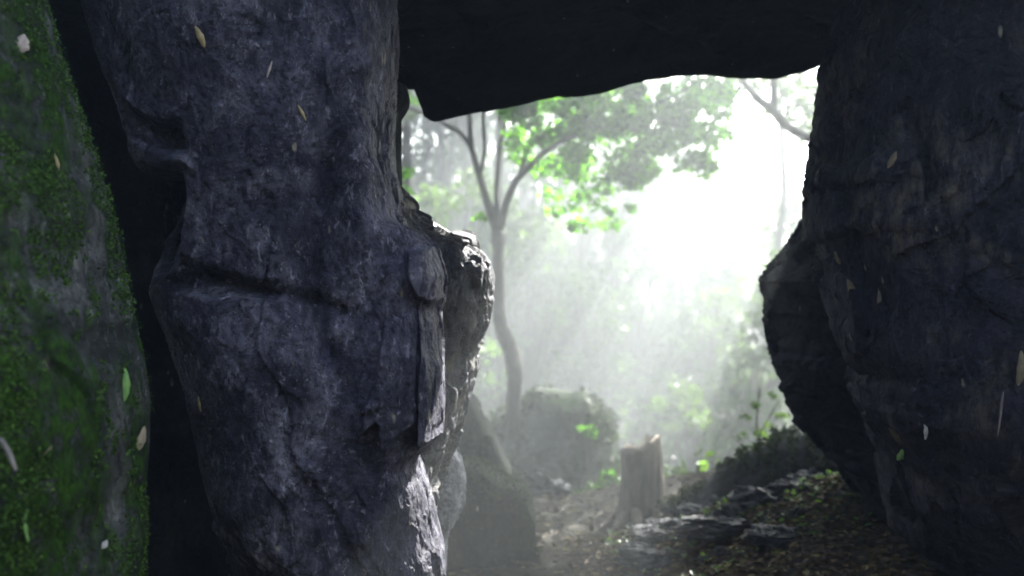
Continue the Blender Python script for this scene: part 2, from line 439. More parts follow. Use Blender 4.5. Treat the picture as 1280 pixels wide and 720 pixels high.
loft('rock_pillar', pxrows([(a, b, c, d, 2.72, 4.0) for a, b, c, d in pr]), M['pillar'], nu=620, nv=680, n=3.1, skew=-.22,
     disp=pillar_disp, feat=pillar_feat, label='huge violet grey rock pillar filling the left half, bare and scaly, beside the mossy rock', cat='rock')

# the mossy rock in the near left
def mossy_disp(V):
    w = V + .1 * np.stack([fbm(V * 2, 3, .5, 70 + k) for k in range(3)], 1)
    return .05 * fbm(V * 1.6, 4, .5, 21) + .013 * facets(w * np.array([4, 4, 1.6]), 25) + .012 * fbm(V * np.array([16, 16, 6]), 4, .6, 28)
mr = [(-500, 30), (0, 58), (50, 72), (110, 92), (170, 112), (240, 134), (310, 152), (370, 164), (450, 182), (500, 188), (560, 187), (600, 183), (720, 181), (900, 178), (1160, 176)]
loft('mossy_rock', pxrows([(a, -560, b, 2.1, 1.85, 2.9) for a, b in mr]), M['mossy'], nu=420, nv=460, n=2.4, disp=mossy_disp,
     label='tall rock coated in green moss at the left edge, nearest of all the rocks', cat='rock')

# cushions of moss growing on it
mo = bpy.data.objects['mossy_rock']; me = mo.data
mv = np.empty(len(me.vertices) * 3); me.vertices.foreach_get('co', mv); mv = mv.reshape(-1, 3)
mn = np.empty(len(me.vertices) * 3); me.vertices.foreach_get('normal', mn); mn = mn.reshape(-1, 3)
ok = (mn[:, 1] < .3) & (mv[:, 2] + mo.location[2] > .3) & (mv[:, 2] + mo.location[2] < 2.4) & (mv[:, 0] + mo.location[0] > -1.6)
msk = fbm(mv * np.array([5, 5, 2.6]), 5, .6, 301) + .5 * fbm(mv * 18, 3, .6, 305)
ok &= msk > .24
ii = rng.choice(np.where(ok)[0], 42000)
pp = mv[ii] + mn[ii] * rng.uniform(-.001, .006, len(ii))[:, None] + rng.normal(size=(len(ii), 3)) * .004
mo_ = leaves('moss', pp, .008, M['moss'], mo, normal=mn[ii] * .6); mo_['kind'] = 'stuff'

# black filler rock, added to stop light leaking through the dark cleft
loft('cleft_filler', [(-.4, -3.6, -.75, 3.9, 6.4), (.8, -3.6, -.72, 3.9, 6.3), (2.2, -3.6, -.62, 4.0, 6.2), (4.4, -3.6, -.6, 4.0, 6.0)], M['dark'], nu=120, nv=120,
     disp=lambda V: .08 * fbm(V * 1.3, 4, .5, 31) + .05 * facets(V * 2, 33), label='added black filler rock closing off light in the cleft between mossy rock and grey pillar', cat='rock')

# outcrop behind the pillar
def outcrop_disp(V):
    w = V + .08 * np.stack([fbm(V * 2.5, 3, .5, 80 + k) for k in range(3)], 1)
    return .03 * fbm(V * 2.2, 4, .5, 41) + .035 * facets(w * np.array([4, 4, 2.4]), 45) + .018 * facets(w * np.array([11, 11, 5]), 47) + .008 * fbm(V * 22, 4, .6, 49)
orr = [(240, 508), (252, 514), (270, 532), (288, 560), (303, 585), (315, 604), (328, 614), (345, 619), (375, 618), (405, 612), (430, 602), (440, 599), (460, 599), (485, 592),
       (520, 583), (545, 577), (570, 566), (590, 560), (610, 552), (650, 545), (720, 540), (900, 520)]
loft('rock_outcrop', pxrows([(a, 380, b, 3.75, 3.35, 4.3) for a, b in orr]), M['outcrop'], nu=320, nv=420, n=2.3, disp=outcrop_disp,
     label='jutting rock shelf with sunlit edge sticking out behind the grey pillar', cat='rock')
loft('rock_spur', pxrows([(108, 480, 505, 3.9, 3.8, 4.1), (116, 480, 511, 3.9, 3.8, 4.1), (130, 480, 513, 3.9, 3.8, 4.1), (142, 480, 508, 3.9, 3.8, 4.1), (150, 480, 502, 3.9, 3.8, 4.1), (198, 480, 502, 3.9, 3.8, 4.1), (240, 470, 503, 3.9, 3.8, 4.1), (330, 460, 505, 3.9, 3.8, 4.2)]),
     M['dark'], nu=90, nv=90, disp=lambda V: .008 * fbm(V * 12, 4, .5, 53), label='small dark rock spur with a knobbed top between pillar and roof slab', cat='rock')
loft('rock_plate', pxrows([(545, 548, 566, 4.3, 4.25, 4.42), (565, 545, 576, 4.3, 4.22, 4.42), (595, 540, 583, 4.3, 4.2, 4.42), (630, 536, 582, 4.3, 4.2, 4.45), (650, 530, 572, 4.3, 4.2, 4.45), (668, 525, 560, 4.3, 4.2, 4.5), (800, 520, 556, 4.3, 4.2, 4.5)]),
     M['pale'], nu=90, nv=90, n=2.0, disp=lambda V: .010 * facets(V * 9, 55) + .006 * fbm(V * 14, 4, .5, 56), label='pale grey leaf shaped rock plate at the foot of the outcrop', cat='rock')

# the roof slab, lofted along x
def roof():
    pts = [(-3.2, 20), (.0, 60), (.0, 60)]
    e = [(-700, 90), (300, 100), (440, 108), (500, 109), (518, 110), (523, 124), (531, 146), (541, 152), (600, 141), (650, 131), (700, 117), (760, 107), (840, 93), (880, 91), (905, 95), (940, 98), (968, 98), (1003, 91), (1028, 81), (1060, 70), (1200, 60), (2000, 60)]
    Yf = 4.6
    xs = np.array([(a - 640) / F * Yf for a, b in e]); zb = np.array([H + (360 - b) / F * Yf for a, b in e])
    nx = 420
    X = np.linspace(xs[0], xs[-1], nx); ZB = np.interp(X, xs, zb)
    # cross-section from back bottom corner forwards
    sec = []
    ny = 150
    Yb = 2.7
    for k in range(ny):                       # underside, far edge to near edge
        t = k / (ny - 1); sec.append((Yf + (Yb - Yf) * t, 'b', t))
    for k in range(20): t = (k + 1) / 20; sec.append((Yb, 's', t))
    for k in range(60): t = (k + 1) / 60; sec.append((Yb + (Yf + .5 - Yb) * t, 't', t))
    for k in range(40): t = (k + 1) / 41; sec.append((Yf + .5 - .5 * t, 'f', t))
    m = len(sec); V = np.zeros((nx, m, 3)); top = 4.5
    for j, (y, kind, t) in enumerate(sec):
        V[:, j, 0] = X
        V[:, j, 1] = y
        if kind == 'b':
            # a ridge runs diagonally across the underside
            px = 640 + X / y * F if y > .5 else X * 0 + 9999
            V[:, j, 2] = ZB * (1 - ss(t, 0, .25)) + (2.48 + .06 * np.sin(X * 1.7)) * ss(t, 0, .25) + .05 * ss(t, 0, .06)
            rr = X - (1.18 - (Yf - y) * .75)
            V[:, j, 2] -= .10 * np.exp(-(rr / .13) ** 2) * (1 - ss(t, .4, .6)) * ss(t, 0, .14) + .06 * np.exp(-((rr + .8) / .3) ** 2) * (1 - ss(t, .2, .4)) * ss(t, 0, .03)
        elif kind == 's': V[:, j, 2] = 2.48 + (top - 2.48) * t
        elif kind == 't': V[:, j, 2] = top
        else: V[:, j, 2] = top + (ZB - top) * t
    P_ = V.reshape(-1, 3)
    d = .03 * fbm(P_ * 1.5, 4, .5, 91) + .02 * facets(P_ * 2.5, 93) + .008 * fbm(P_ * 14, 3, .6, 94)
    edge = np.clip(np.abs(P_[:, 1] - Yf) / .3, .3, 1); d += .012 * facets(P_ * np.array([9, 9, 5]), 97)
    P_[:, 2] += d * edge
    idx = np.arange(nx * m).reshape(nx, m)
    nxt = np.roll(idx, -1, 1)
    f = np.stack([idx[:-1], idx[1:], nxt[1:], nxt[:-1]], 2).reshape(-1, 4).tolist()
    f.append(idx[0].tolist()); f.append(idx[-1][::-1].tolist())
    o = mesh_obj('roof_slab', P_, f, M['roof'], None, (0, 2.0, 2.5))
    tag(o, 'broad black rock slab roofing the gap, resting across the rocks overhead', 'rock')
roof()

# right wall
def wall_disp(V):
    w = V + .1 * np.stack([fbm(V * 1.7, 3, .5, 110 + k) for k in range(3)], 1)
    ax = np.array([1, 1, .6])
    return .05 * fbm(V * 1.0, 3, .5, 101) + .04 * facets(w * np.array([1.8, 1.8, 1.1]), 103) * .7 + .026 * facets(w * ax * 5, 105) + .012 * fbm(V * ax * 7, 4, .6, 108) + .008 * facets(w * np.array([13, 13, 7]), 107) + .005 * fbm(V * np.array([28, 28, 14]), 4, .65, 109)
def wall_feat(px, py, V):
    j = jag(V, 6, 10)
    f = .05 * ss(sdf(px, py, [(1003, 290), (1060, 420), (1100, 560), (1125, 640), (1300, 720), (1400, 720), (1400, 100), (1200, 60)]) + j, -8, 22)
    f -= .05 * ss(sdf(px, py, [(1086, 500), (1100, 495), (1106, 525), (1112, 548), (1100, 545)]) + j * .4, 0, 6)
    f -= .05 * np.exp(-((px - (1175 + .32 * (py - 560))) / 14) ** 2) * ss(py, 520, 600)
    f -= .06 * np.exp(-((px - (1150 + 10 * np.sin(py / 30))) / 9) ** 2) * ss(py, 120, 160) * (1 - ss(py, 230, 290))
    return f
wr = [(-520, 1085), (-100, 1070), (0, 1066), (60, 1056), (80, 1030), (120, 1021), (180, 1012), (225, 1004), (275, 1002), (330, 1012), (390, 1032), (430, 1050), (442, 1056), (452, 1052), (475, 1056), (510, 1068),
      (560, 1086), (600, 1094), (640, 1112), (665, 1150), (690, 1188), (720, 1222), (800, 1290)]
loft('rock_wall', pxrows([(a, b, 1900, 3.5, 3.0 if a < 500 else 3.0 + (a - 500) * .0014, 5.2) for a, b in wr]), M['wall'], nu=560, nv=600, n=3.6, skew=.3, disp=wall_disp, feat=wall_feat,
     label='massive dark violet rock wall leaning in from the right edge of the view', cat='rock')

# boulder behind the right wall
def dk_disp(V):
    w = V + .08 * np.stack([fbm(V * 2.5, 3, .5, 120 + k) for k in range(3)], 1)
    return .03 * fbm(V * 2, 4, .5, 121) + .05 * facets(w * 3.2, 125) * .8 + .015 * facets(w * 9, 127) + .006 * fbm(V * 20, 3, .6, 129)
br = [(268, 1010), (280, 998), (310, 978), (330, 960), (348, 948), (362, 949), (372, 954), (400, 953), (425, 957), (450, 964), (490, 978), (515, 988), (540, 1008), (560, 1024), (580, 1046), (610, 1062), (640, 1072), (680, 1080)]
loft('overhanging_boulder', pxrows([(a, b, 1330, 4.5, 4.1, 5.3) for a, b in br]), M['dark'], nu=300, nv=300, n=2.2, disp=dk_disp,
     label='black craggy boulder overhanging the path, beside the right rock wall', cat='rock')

# wedge boulders beyond the pillar
def crag(name, outline, Yf, Yb, mat, label, seed, cham=.9, lean=0.0, amp=.01):
    """a blocky rock: chamfered front, traced outline, narrower back"""
    import bmesh
    pts = []
    m = len(outline)
    for i in range(m):      # resample the outline
        a, b = np.array(outline[i], float), np.array(outline[(i + 1) % m], float)
        k = max(1, int(np.hypot(*(b - a)) / 7))
        for t in range(k): pts.append(a + (b - a) * t / k)
    pts = np.array(pts); c = pts.mean(0); cy = pts[:, 1].max()
    bm = bmesh.new(); rings = []
    lay = [(.25, -.06), (.6, -.05), (cham, -.03), (.975, 0), (1.0, .04), (1.0, .35), (.97, .7), (.9, 1.0), (.5, 1.08)]
    for sc_, t in lay:
        r_ = []
        for p in pts:
            q_ = c + (p - c) * sc_
            Y = Yf + (Yb - Yf) * t + lean * (cy - q_[1]) / F * Yf
            base = P(q_[0], q_[1], Yf)      # outline in real size at the front plane
            r_.append(bm.verts.new((base[0] + (Y - Yf) * base[0] / Yf * .6, Y, base[2])))
        rings.append(r_)
    n_ = len(pts)
    for a, b in zip(rings[:-1], rings[1:]):
        for i in range(n_):
            bm.faces.new((a[i], a[(i + 1) % n_], b[(i + 1) % n_], b[i]))
    bm.faces.new(rings[0][::-1]); bm.faces.new(rings[-1])
    bmesh.ops.subdivide_edges(bm, edges=bm.edges[:], cuts=1, use_grid_fill=True)
    bmesh.ops.triangulate(bm, faces=[f for f in bm.faces if len(f.verts) > 4])
    bmesh.ops.recalc_face_normals(bm, faces=bm.faces[:])
    bm.normal_update()
    co = np.array([v.co[:] for v in bm.verts]); no = np.array([v.normal[:] for v in bm.verts])
    d = amp * (fbm(co * 5, 4, .55, seed) + 4.0 * facets(co * 3.4, seed + 3) + .3 * fbm(co * 26, 3, .6, seed + 5))
    co = co + no * d[:, None]
    fs = [[v.index for v in f.verts] for f in bm.faces]
    o = mesh_obj(name, co, fs, M[mat], None, tuple(P(c[0], cy, (Yf + Yb) / 2)))
    tag(o, label, 'rock'); bm.free(); return o
crag('wedge_boulder', [(562, 536), (574, 518), (588, 508), (601, 530), (612, 556), (624, 582), (640, 612), (652, 640), (656, 690), (552, 690), (554, 590)], 5.85, 6.5, 'mossdark', 'tall dark wedge of rock with a slanting sunlit edge, behind the low boulder', 131, lean=.25)
crag('low_boulder', [(548, 646), (562, 606), (582, 598), (606, 602), (623, 620), (650, 624), (660, 642), (671, 662), (675, 706), (600, 712), (536, 714)], 5.2, 5.75, 'mossdark', 'low dark boulder with moss on its top at the foot of the wedge', 133, lean=.35)
loft('hazy_boulder', pxrows([(496, 665, 735, 9.6, 9.2, 10.4), (504, 640, 757, 9.6, 9.0, 10.6), (530, 612, 771, 9.6, 8.9, 10.8), (580, 600, 776, 9.6, 8.8, 10.9), (650, 596, 778, 9.6, 8.7, 11), (780, 590, 785, 9.6, 8.6, 11.1)]),
     M['boulder'], nu=160, nv=130, n=3.0, disp=lambda V: .05 * fbm(V * 2, 4, .5, 141) + .05 * facets(V * 2.6, 142), label='large rounded boulder fading in the mist behind the tree trunk', cat='boulder')
loft('mossy_mound', pxrows([(548, 978, 1010, 6.4, 6.2, 6.8), (556, 962, 1030, 6.4, 6.1, 6.9), (575, 940, 1062, 6.4, 6.0, 7.1), (592, 925, 1085, 6.4, 5.9, 7.2), (615, 905, 1120, 6.4, 5.8, 7.3), (665, 890, 1150, 6.4, 5.8, 7.4)]),
     M['mossdark'], nu=180, nv=120, n=2.4, disp=lambda V: .04 * fbm(V * 3, 4, .55, 151) + .035 * facets(V * np.array([3, 3, 8]), 152), label='dark layered boulder with moss on top, behind the fallen log', cat='boulder')

# wet ledge of the bank
loft('rock_ledge', pxrows([(a, b, c_, 5.15, 4.65, 5.75) for a, b, c_ in [(640, 905, 935), (647, 872, 985), (655, 838, 1003), (668, 806, 1012), (684, 780, 1015), (706, 760, 1020), (760, 750, 1030)]]), M['stone'], nu=320, nv=120, n=2.2,
     disp=lambda V: .05 * fbm(V * 2.4, 4, .55, 171) + .05 * facets(V * np.array([4, 4, 9]), 172) + .02 * facets(V * 14, 174) + .006 * fbm(V * 30, 3, .6, 175), label='low wet rock ledge with glinting edges at the bottom between path and litter')

# loose stones
def stone(px, py, Y, w, h, d, label, mat='stone', seed=0, group=None, name='stone', rot=0):
    p = P(px, py, Y); z0 = float(gz(p[0:1], p[1:2])[0])
    nu, nv = 64, 44
    th = np.linspace(0, 2 * math.pi, nu, endpoint=False); ph = np.linspace(-math.pi / 2, math.pi / 2, nv)
    TH, PH = np.meshgrid(th, ph)
    n = np.stack([np.cos(TH) * np.cos(PH), np.sin(TH) * np.cos(PH), np.sin(PH)], 2).reshape(-1, 3)
    k = 1 + .42 * facets(n * 1.5 + seed * 5.7, seed) + .15 * facets(n * 4 + seed, seed + 9) + .14 * fbm(n * 2.2 + seed, 5, .65, seed + 3)
    v = n * k[:, None] * np.array([w, d, h])
    c, s = math.cos(rot), math.sin(rot)
    v = v @ np.array([[c, s, 0], [-s, c, 0], [0, 0, 1]])
    idx = np.arange(nu * nv).reshape(nv, nu); nx = np.roll(idx, -1, 1)
    f = np.stack([idx[:-1], nx[:-1], nx[1:], idx[1:]], 2).reshape(-1, 4).tolist()
    base = np.array([p[0], p[1], z0 + h * .25])
    o = mesh_obj(name, v + base, f, M[mat], None, (base[0], base[1], base[2]))
    tag(o, label, 'stone', group); return o
G = 'wet stones bedded in the bank'
SL = [(905, 700, 4.9, .20, .05, .13, 'long flat wet slab of stone at the bottom edge of the view'),
      (830, 690, 5.2, .17, .05, .12, 'flat wet stone with a bright sheen on the left end of the stony bank'),
      (862, 668, 5.5, .13, .06, .10, 'rounded wet stone glinting at the top of the stony bank'),
      (800, 712, 5.0, .14, .05, .10, 'grey wet stone at the lower left foot of the bank'),
      (945, 672, 5.1, .13, .06, .12, 'broad grey stone right of the upright twig'),
      (985, 660, 5.2, .12, .05, .09, 'low stone nearest the foot of the black overhanging boulder'),
      (890, 650, 5.9, .11, .07, .09, 'dark humped stone just in front of the fallen log'),
      (965, 700, 4.6, .15, .04, .10, 'bluish grey stone at the edge of the brown leaf litter'),
      (915, 682, 5.0, .09, .05, .07, 'small angular stone in the middle of the stony bank'),
      (675, 640, 7.6, .20, .12, .16, 'low grey stone in the mist right of the dark boulders'),
      (652, 636, 8.0, .14, .15, .14, 'rounded stone half hidden behind the low dark boulder'),
      (1010, 645, 5.5, .12, .06, .1, 'dark stone under the mossy layered boulder'),
      (1040, 632, 5.7, .13, .08, .1, 'dark stone tucked beside the black overhanging boulder')]
for k, a in enumerate(SL): stone(*a[:6], a[6], seed=k + 3, rot=k * .7)
for k in range(34):
    px = random.uniform(775, 1010); py = 712 - (px - 775) * .16 + random.uniform(-26, 8)
    Y = F * (H - .16 - .15 * (px - 775) / 235) / (py - 360)
    stone(px, py, Y, random.uniform(.02, .06), random.uniform(.012, .035), random.uniform(.02, .05), 'small wet pebble among the stones of the bank', seed=k + 40, group='small pebbles scattered on the stony bank', name='pebble', rot=k)

# ------------------------------------------------------------------ wood
def px_tube(pts, **kw):
    """pts: (px, py, Y, radius)"""
    return tube([P(a, b, c) for a, b, c, _ in pts], [r for *_, r in pts], **kw)

# main tree
T = P(640, 600, 9.0); T[2] = float(gz(T[0:1], T[1:2])[0])
tree = empty('tree', T); tag(tree, 'slender crooked tree forking in the mist, leafy crown just below the roof slab', 'tree')
v, f = px_tube([(641, 720, 9, .10), (641, 660, 9, .09), (640, 560, 9, .078), (643, 470, 9, .07), (640, 440, 9, .075), (624, 405, 9, .062), (622, 350, 9, .058), (623, 290, 9, .062)], bump=.2)
mesh_obj('trunk', v, f, M['bark'], tree, (0, 0, 0))
limbs = [[(623, 293, 9, .065), (608, 250, 9, .05), (598, 215, 9, .045), (588, 180, 9, .035), (586, 130, 9, .03), (590, 40, 9.2, .02)],
         [(590, 185, 9, .03), (575, 165, 9, .03), (552, 152, 8.9, .025), (500, 130, 8.8, .02)],
         [(623, 293, 9, .055), (632, 255, 9, .045), (645, 225, 8.9, .04), (680, 190, 8.7, .035), (705, 175, 8.6, .03), (745, 160, 8.4, .025), (800, 140, 8.2, .02), (860, 110, 8.1, .015)],
         [(622, 275, 9, .04), (620, 240, 9.1, .035), (625, 180, 9.2, .03), (650, 80, 9.3, .02)],
         [(600, 222, 9, .028), (606, 190, 8.9, .025), (604, 150, 8.8, .02), (612, 60, 8.7, .015)],
         [(645, 228, 8.9, .03), (660, 190, 9.1, .028), (668, 160, 9.2, .022), (700, 60, 9.4, .015)]]
for L in limbs:
    L = [(a, b, c, r * .75) for a, b, c, r in L]
    v, f = px_tube(L, bump=.12); mesh_obj('branch', v, f, M['bark'], tree, (0, 0, 0))
def clump(c, r, n, sq=(1, 1, .6)):
    u = rng.normal(size=(n, 3)); u /= np.linalg.norm(u, axis=1, keepdims=True)
    return c + u * (rng.random(n) ** .45)[:, None] * r * np.array(sq)
cen = []
def px_clumps(x0, x1, y0, y1, Y0, Y1, k, r, n):
    for _ in range(k):
        px = random.uniform(x0, x1); py = random.uniform(y0, y1); Y = random.uniform(Y0, Y1)
        cen.append(clump(P(px, py, Y), r * random.uniform(.6, 1.3), int(n * random.uniform(.6, 1.3))))
px_clumps(640, 730, 110, 215, 8.5, 9.1, 22, .15, 74)
px_clumps(710, 800, 105, 225, 8.2, 8.8, 30, .17, 90)
px_clumps(790, 905, 95, 215, 7.9, 8.6, 30, .16, 82)
px_clumps(870, 925, 110, 200, 7.9, 8.6, 9, .12, 34)
px_clumps(690, 800, 215, 285, 8.4, 9.2, 16, .11, 30)
px_clumps(600, 660, 110, 170, 8.7, 9.2, 6, .12, 34)
px_clumps(500, 860, -330, 20, 8.4, 10.6, 62, .36, 100)  # unseen upper crown, spread to shade the mist at left
px_clumps(750, 935, -190, 40, 8.8, 10.2, 46, .33, 110)  # this and the next: hidden clumps added to shade the near mist
px_clumps(925, 985, -60, 45, 9.0, 10.0, 16, .25, 110)
px_clumps(740, 900, 20, 90, 7.8, 9.0, 12, .2, 60)
cen.append(clump(P(598, 273, 8.9), .09, 16)); cen.append(clump(P(505, 215, 8.9), .10, 24)); cen.append(clump(P(507, 240, 8.9), .08, 18)); cen.append(clump(P(513, 125, 8.9), .12, 26))
lv = leaves('crown', np.vstack(cen), .068, M['leaf'], tree)
# parenting keeps world positions
for ch in tree.children: ch.location = tuple(-T)

# the right-hand tree, only one forked bough reaches into the opening
T2 = P(1075, 640, 7.6); T2[2] = 0.1
tr2 = empty('tree', T2); tag(tr2, 'tree hidden by the right rock wall, one bare forked branch hanging into the gap', 'tree')
parts = [('trunk', [(1075, 660, 7.6, .14), (1078, 500, 7.6, .12), (1070, 300, 7.6, .11), (1078, 100, 7.6, .1), (1070, -200, 7.6, .08)]),
         ('branch', [(1072, 190, 7.6, .05), (1040, 180, 7.5, .04), (1008, 172, 7.5, .035), (985, 160, 7.5, .034), (966, 138, 7.5, .036), (945, 122, 7.5, .026), (928, 100, 7.5, .022), (905, 60, 7.5, .018)]),
         ('branch', [(966, 138, 7.5, .03), (968, 115, 7.5, .026), (966, 92, 7.5, .022), (975, 40, 7.5, .02)])]
for nm, L in parts:
    v, f = px_tube(L, bump=.12); o = mesh_obj(nm, v, f, M['bark'], tr2, (0, 0, 0)); o.location = tuple(-T2)
cen = []
for _ in range(40): cen.append(clump(P(random.uniform(1100, 1260), random.uniform(-350, -60), random.uniform(7, 8.4)), .3, 60))
o = leaves('crown', np.vstack(cen), .09, M['leaf'], tr2); o.location = tuple(-T2)

# sapling by the mound
T3 = P(965, 600, 7.6); T3[2] = float(gz(T3[0:1], T3[1:2])[0])
sp = empty('sapling', T3); tag(sp, 'thin sapling with a few sprays of small leaves above the fallen log', 'sapling')
sv = [px_tube(L, bump=.05, sides=6) for L in ([(965, 640, 7.6, .012), (955, 580, 7.6, .01), (945, 530, 7.6, .008), (950, 485, 7.6, .005)], [(955, 580, 7.6, .006), (930, 560, 7.6, .004), (915, 545, 7.6, .003)], [(948, 545, 7.6, .006), (965, 515, 7.5, .004), (975, 500, 7.5, .003)], [(950, 560, 7.6, .006), (970, 548, 7.5, .004), (985, 545, 7.5, .003)])]
v, f = merge(sv); o = mesh_obj('stem', v, f, M['bark'], sp, (0, 0, 0)); o.location = tuple(-T3)
cen = [clump(P(a, b, 7.6), .06, 9) for a, b in [(930, 520), (945, 505), (960, 492), (925, 545), (945, 540), (965, 535), (915, 582), (935, 578), (950, 570), (972, 555), (965, 550), (955, 545), (930, 590), (940, 560), (978, 520)]]
o = leaves('foliage', np.vstack(cen), .055, M['leaf_far'], sp); o.location = tuple(-T3)

def bush(px, py, Y, w, h, n, size, label):
    b = P(px, py, Y); b[2] = float(gz(b[0:1], b[1:2])[0]); z = P(px, py, Y)[2]
    e = empty('shrub', b); tag(e, label, 'shrub')
    st = []; cen = []
    for k in range(7):
        tip = np.array([b[0] + random.uniform(-w, w), b[1] + random.uniform(-w, w) * .6, z + random.uniform(-.3, 1) * h])
        st.append(tube([b, (b + tip) / 2 + [random.uniform(-.04, .04), 0, .05], tip], [.008, .006, .003], sides=5, bump=0))
        cen.append(clump(tip, w * .4, n // 7, (1, 1, .5)))
    v, f = merge(st); o = mesh_obj('stem', v, f, M['bark'], e); o.location = tuple(-b)
    o = leaves('foliage', np.vstack(cen), size, M['leaf'], e); o.location = tuple(-b)
bush(757, 605, 8.2, .13, .10, 80, .07, 'bright green low shrub left of the tree stump')
bush(740, 542, 8.6, .10, .05, 40, .07, 'small green shrub leaning on the hazy boulder')
bush(712, 632, 8.4, .12, .06, 50, .06, 'small shrub growing low against the hazy boulder')

# stump
S = P(800, 655, 6.4); S[2] = float(gz(S[0:1], S[1:2])[0])
stump = empty('tree_stump', S); tag(stump, 'broken upright tree stump with a jagged flat top standing in the mist', 'stump')
def stump_mesh():
    nu, nv = 80, 70
    z0 = S[2] - .1; 
    th = np.linspace(0, 2 * math.pi, nu, endpoint=False)
    V = []
    for k in range(nv):
        t = k / (nv - 1)
        topz = P(800, 556, 6.4)[2] + .03 * np.where(np.cos(th) > .1, 1.0, -.6) + .022 * np.cos(th) + .01 * np.sin(th * 7) + .008 * np.sin(th * 17)
        z = z0 + (topz - z0) * t
        a = .142 - .012 * t + .05 * (1 - t) ** 5; b = .15
        cx = S[0] + .01 * np.sin(t * 3) - .03 * (1 - t) ** 3
        r = 1 + .05 * np.sin(th * 3 + 1) + .02 * np.sin(th * 9 + t * 2) + .012 * np.sin(th * 15) + (1 - t) ** 4 * .25 * np.sin(th * 3 + 2)
        c, s = np.cos(th), np.sin(th)
        V.append(np.stack([cx + a * r * np.sign(c) * np.abs(c) ** .7, S[1] + b * r * s, z], 1))
    V = np.array(V); idx = np.arange(nu * nv).reshape(nv, nu); nx = np.roll(idx, -1, 1)
    f = np.stack([idx[:-1], nx[:-1], nx[1:], idx[1:]], 2).reshape(-1, 4).tolist()
    V = V.reshape(-1, 3); V[:, :2] += .008 * np.stack([fbm(V * np.array([20, 20, 5]), 4, .6, 5), fbm(V * np.array([20, 20, 5]), 4, .6, 6)], 1)
    V = np.vstack([V, [S[0], S[1], P(800, 556, 6.4)[2] - .02]])
    for j in range(nu): f.append([idx[-1, j], idx[-1, (j + 1) % nu], nu * nv])
    return V, f
v, f = stump_mesh(); o = mesh_obj('trunk', v, f, M['deadwood'], stump, smooth=True); o.location = tuple(-S)
for L in ([(785, 640, 6.3, .04), (775, 655, 6.2, .035), (762, 672, 6.05, .028), (745, 675, 6.0, .02)], [(795, 640, 6.25, .035), (798, 662, 6.1, .03), (805, 672, 6.0, .02)], [(815, 635, 6.3, .04), (832, 655, 6.2, .03), (845, 664, 6.1, .02)]):
    v, f = px_tube(L, bump=.2); o = mesh_obj('root', v, f, M['deadwood'], stump); o.location = tuple(-S)

v, f = px_tube([(795, 655, 6.3, .03), (815, 650, 6.3, .045), (850, 642, 6.3, .075), (890, 628, 6.25, .115), (925, 610, 6.2, .16), (960, 594, 6.2, .20), (1010, 588, 6.1, .23), (1075, 590, 6.0, .24)], sides=60, bump=.2)
v = v + .018 * np.stack([fbm(v * np.array([4, 12, 12]), 5, .65, 160 + k) for k in range(3)], 1) * 1.6
tag(mesh_obj('fallen_log', v, f, M['log'], None), 'mossy fallen log rising from the stump to the right rocks', 'log')
def rod(name, L, mat, label, cat, **kw):
    v, f = px_tube(L, **kw); o = v.mean(0); tag(mesh_obj(name, v, f, M[mat], None, o), label, cat)
rod('fallen_branch', [(755, 681, 5.85, .015), (772, 684, 5.85, .024), (790, 677, 5.85, .022), (802, 672, 5.85, .024), (818, 676, 5.85, .018), (838, 674, 5.8, .01)], 'root', 'pale crooked branch lying on the ground below the stump', 'branch', bump=.2)
rod('fallen_branch', [(655, 652, 7.0, .015), (690, 650, 6.9, .026), (725, 657, 6.7, .028), (765, 664, 6.4, .022)], 'root', 'long low branch lying in the mist left of the stump', 'branch', bump=.2)
rod('fallen_branch', [(845, 668, 5.8, .02), (870, 655, 5.8, .03), (895, 648, 5.8, .035), (912, 660, 5.7, .02)], 'log', 'humped dark root in front of the fallen log', 'root', bump=.25)
rod('fallen_branch', [(790, 668, 6.0, .02), (812, 660, 6.0, .026), (840, 658, 5.95, .02), (862, 662, 5.9, .012)], 'root', 'crooked root running right from the foot of the stump', 'root', bump=.25)
rod('fallen_branch', [(700, 672, 6.3, .012), (722, 668, 6.3, .02), (742, 676, 6.2, .018), (762, 690, 6.0, .012)], 'root', 'thin forked root left of the stump foot', 'root', bump=.25)
rod('fallen_branch', [(838, 690, 5.4, .01), (858, 680, 5.4, .018), (880, 676, 5.4, .016), (902, 684, 5.3, .01)], 'log', 'dark bent root lying across the wet ledge', 'root', bump=.25)
rod('fallen_branch', [(880, 640, 6.0, .015), (905, 634, 6.0, .03), (935, 640, 5.9, .028), (965, 636, 5.9, .03), (995, 628, 5.9, .015)], 'log', 'knotted root lying against the front of the fallen log', 'root', bump=.3)
rod('upright_twig', [(939, 668, 5.3, .018), (942, 648, 5.3, .013), (945, 630, 5.3, .011), (942, 618, 5.3, .01), (939, 610, 5.3, .006)], 'white_stick', 'short broken twig standing upright with a bright tip', 'twig', bump=.15)
rod('upright_twig', [(1028, 648, 5.3, .012), (1028, 632, 5.3, .012), (1027, 624, 5.3, .008)], 'white_stick', 'stubby pale stick below the mossy layered boulder', 'twig', bump=.15)
rod('fallen_branch', [(940, 665, 5.5, .02), (960, 652, 5.5, .03), (985, 642, 5.5, .02)], 'log', 'short dark branch leaning right of the upright twig', 'branch', bump=.2)
rod('fallen_twig', [(1247, 545, 2.95, .002), (1250, 528, 2.93, .003), (1251, 508, 2.94, .004), (1254, 490, 2.94, .002)], 'root', 'thin pale twig stuck on the right rock wall', 'twig', bump=.1)
rod('fallen_twig', [(0, 548, 1.8, .004), (10, 562, 1.8, .005), (20, 588, 1.8, .003)], 'white_stick', 'pale twig stuck on the mossy rock at the left edge', 'twig', bump=.1)

